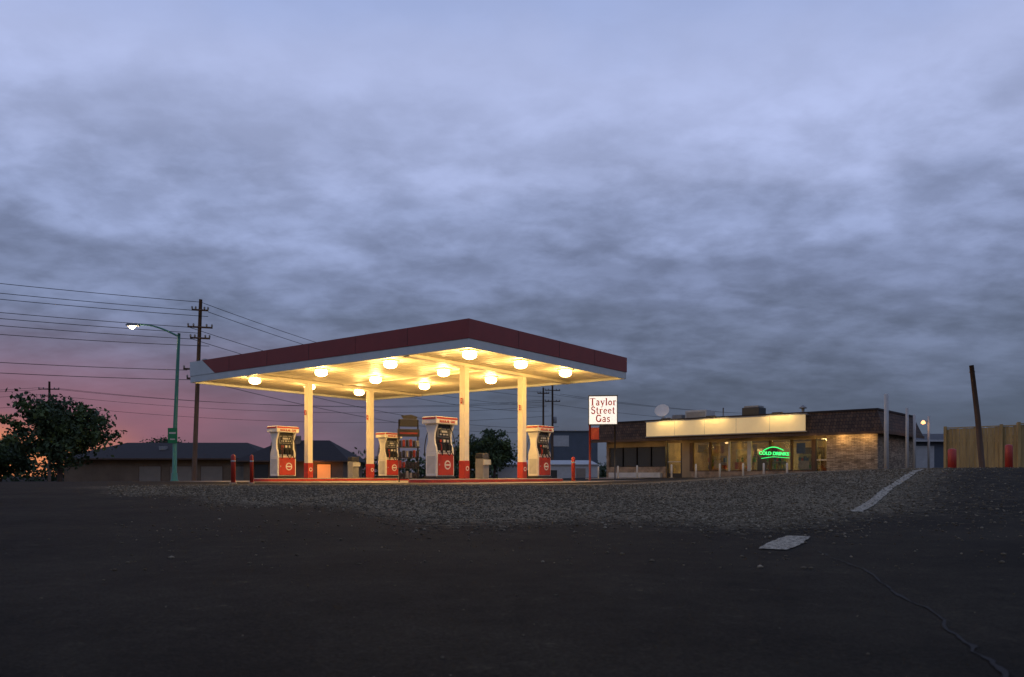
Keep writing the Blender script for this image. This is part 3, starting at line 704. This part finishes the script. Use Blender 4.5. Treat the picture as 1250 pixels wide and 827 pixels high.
def treeline():
    r=np.random.default_rng(31); V=[];mi=[]
    for x in np.arange(-260,300,1.6):
        d=165+20*math.sin(x*.05); y=math.sqrt(max(d*d-x*x*.2,900)); zz=gzf(x,y)
        hh=2.6+1.6*abs(math.sin(x*.11+1))+1.2*r.random()
        nl=150; P=r.normal(size=(nl,3))*np.array([1.1,1.1,.33*hh])+np.array([x,y,zz+hh*.45])
        s=.38*(.5+r.random(nl)); a=r.normal(size=(nl,3)); a/=np.linalg.norm(a,axis=1)[:,None]; b=np.cross(a,r.normal(size=(nl,3))); b/=np.linalg.norm(b,axis=1)[:,None]
        a*=s[:,None]; b*=s[:,None]*.7
        V.append(np.stack([P-a,P-b,P+a,P+b],1).reshape(-1,3)); mi.append((r.random(nl)<.3).astype(int))
    V=np.concatenate(V); mi=np.concatenate(mi)
    link(D.objects.new('distant_trees',npmesh('distant_trees',V,np.arange(len(V)).reshape(-1,4),[M['leaf'],M['leaf2']],mi)))
treeline()
rd=[(-70,48),(-45,52),(-25,60),(-5,75),(20,98),(60,140)]
strip('road',rd,[8]*6,mat('road_asphalt',(.05,.05,.05),.9,.2,1,.4,20),.02,0,60)
strip('road_centre_line',rd,[.15]*6,mat('yellow_road_paint',(.5,.35,.05),.7,.1,3),.03,0,60)
# ------------------------------------------------------------ world
w=D.worlds.new('World'); scene.world=w; w.use_nodes=True
nt=w.node_tree; N=nt.nodes; L=nt.links
for n_ in list(N): N.remove(n_)
out=N.new('ShaderNodeOutputWorld'); bg=N.new('ShaderNodeBackground'); L.new(bg.outputs[0],out.inputs[0])
tc=N.new('ShaderNodeTexCoord'); sp=N.new('ShaderNodeSeparateXYZ'); L.new(tc.outputs['Generated'],sp.inputs[0])
def mth(op,a,b=None,c=None,clamp=False):
    m=N.new('ShaderNodeMath'); m.operation=op; m.use_clamp=clamp
    for i_,v in enumerate((a,b,c)):
        if v is None: continue
        if isinstance(v,(int,float)): m.inputs[i_].default_value=v
        else: L.new(v,m.inputs[i_])
    return m.outputs[0]
def rng_(v,a,b,c=0,d=1,smooth=True):
    m=N.new('ShaderNodeMapRange'); m.interpolation_type='SMOOTHSTEP' if smooth else 'LINEAR'
    if a>b: a,b,c,d=b,a,d,c
    L.new(v,m.inputs['Value']); m.inputs['From Min'].default_value=a; m.inputs['From Max'].default_value=b; m.inputs['To Min'].default_value=c; m.inputs['To Max'].default_value=d
    return m.outputs[0]
def mixc(f,a,b,mode='MIX'):
    m=N.new('ShaderNodeMix'); m.data_type='RGBA'; m.blend_type=mode
    if isinstance(f,(int,float)): m.inputs['Factor'].default_value=f
    else: L.new(f,m.inputs['Factor'])
    for k,v in (('A',a),('B',b)):
        if isinstance(v,tuple): m.inputs[k].default_value=v
        else: L.new(v,m.inputs[k])
    return m.outputs['Result']
x_,y_,z_=sp.outputs
zc=mth('MAXIMUM',z_,0.0)
den=mth('ADD',zc,.24)
px=mth('DIVIDE',x_,den); py=mth('DIVIDE',y_,den)
cb=N.new('ShaderNodeCombineXYZ'); L.new(px,cb.inputs[0]); L.new(py,cb.inputs[1])
def wn(scale,detail,rough,off=(0,0,0),sc=(1,1,1),dist=0):
    mp=N.new('ShaderNodeMapping'); mp.inputs['Location'].default_value=off; mp.inputs['Scale'].default_value=sc; L.new(cb.outputs[0],mp.inputs[0])
    n=N.new('ShaderNodeTexNoise'); n.inputs['Scale'].default_value=scale; n.inputs['Detail'].default_value=detail; n.inputs['Roughness'].default_value=rough; n.inputs['Distortion'].default_value=dist
    L.new(mp.outputs[0],n.inputs['Vector']); return n.outputs['Fac']
low=wn(.8,2,.5,(3.1,1.7,0),(1,1,1))
midn=wn(2.9,9,.55,(0.3,5.2,0),(.9,1.1,1),.15)
fin=wn(9.5,7,.55,(7,2,0),(.9,1.1,1),.15)
ze=mth('ADD',z_,mth('MULTIPLY_ADD',low,.16,-.08))
ze=mth('ADD',ze,mth('MULTIPLY_ADD',midn,.12,-.06))
rp=N.new('ShaderNodeValToRGB'); L.new(ze,rp.inputs[0]); el=rp.color_ramp; el.interpolation='EASE'
stops=[(0,(82,88,103)),(.08,(86,96,116)),(.16,(104,115,141)),(.24,(122,134,167)),(.30,(141,154,191)),(.36,(158,170,208)),(.43,(172,184,224)),(.52,(158,174,218)),(.8,(108,122,164))]
el.elements[0].position=0; el.elements[0].color=lin(*stops[0][1]); el.elements[1].position=.8; el.elements[1].color=lin(*stops[-1][1])
for p,c in stops[1:-1]:
    q=el.elements.new(p); q.color=lin(*c)
base=rp.outputs[0]
band=mth('MULTIPLY',rng_(z_,.03,.16),rng_(z_,.50,.28))
c1=rng_(midn,.34,.68); c2=rng_(fin,.33,.68)
cl=mth('ADD',mth('MULTIPLY',c1,.5),mth('MULTIPLY',c2,.5))
amp=mth('MULTIPLY_ADD',band,.42,.08)
fac=mth('ADD',mth('MULTIPLY',mth('SUBTRACT',cl,.42),amp),1.0)
cf=N.new('ShaderNodeCombineColor')
for k in range(3): L.new(fac,cf.inputs[k])
base=mixc(1.0,base,cf.outputs[0],'MULTIPLY')
dt=mth('ADD',mth('MULTIPLY',x_,-.70),mth('MULTIPLY',y_,.71))
pk=mth('MULTIPLY',rng_(dt,.74,1.0),mth('MULTIPLY',rng_(z_,.20,.05),.85))
pk=mth('MULTIPLY',pk,mth('MULTIPLY_ADD',midn,.8,.5),None,True)
base=mixc(pk,base,lin(156,98,112))
dt2=mth('ADD',mth('MULTIPLY',x_,-.60),mth('MULTIPLY',y_,.80))
og=mth('MULTIPLY',rng_(dt2,.975,1.0),rng_(z_,.075,.02))
base=mixc(og,base,lin(242,150,98))
tl=mth('MULTIPLY',rng_(x_,.25,.7),mth('MULTIPLY',rng_(z_,.3,.05),.3))
base=mixc(tl,base,lin(78,94,110))
sky=N.new('ShaderNodeTexSky'); sky.sky_type='NISHITA'; sky.sun_disc=False; sky.sun_elevation=math.radians(-2); sky.sun_rotation=math.radians(-40)
mul=mixc(1.0,sky.outputs[0],(.01,.01,.01,1),'MULTIPLY')
base=mixc(1.0,base,mul,'ADD')
base=mixc(rng_(z_,-.01,-.06),base,(.01,.01,.01,1))
L.new(base,bg.inputs[0]); bg.inputs[1].default_value=1.0
s=D.lights.new('sun','SUN'); s.energy=.03; s.angle=math.radians(20); s.color=(1,.6,.5)
so=D.objects.new('sun',s); link(so); so.rotation_euler=(math.radians(84),0,math.radians(40)); so.location=(-40,60,20)
# ------------------------------------------------------------ camera
c=D.cameras.new('camera'); co_=D.objects.new('camera',c); link(co_)
c.sensor_width=36; c.lens=27.36; c.shift_y=.1332; c.clip_end=6000; c.clip_start=.05
co_.location=(0,0,.30); co_.rotation_euler=(math.pi/2,0,0)
c.dof.use_dof=True; c.dof.focus_distance=32; c.dof.aperture_fstop=4.0
scene.camera=co_
scene.view_settings.view_transform='Standard'; scene.view_settings.look='None'; scene.view_settings.exposure=0
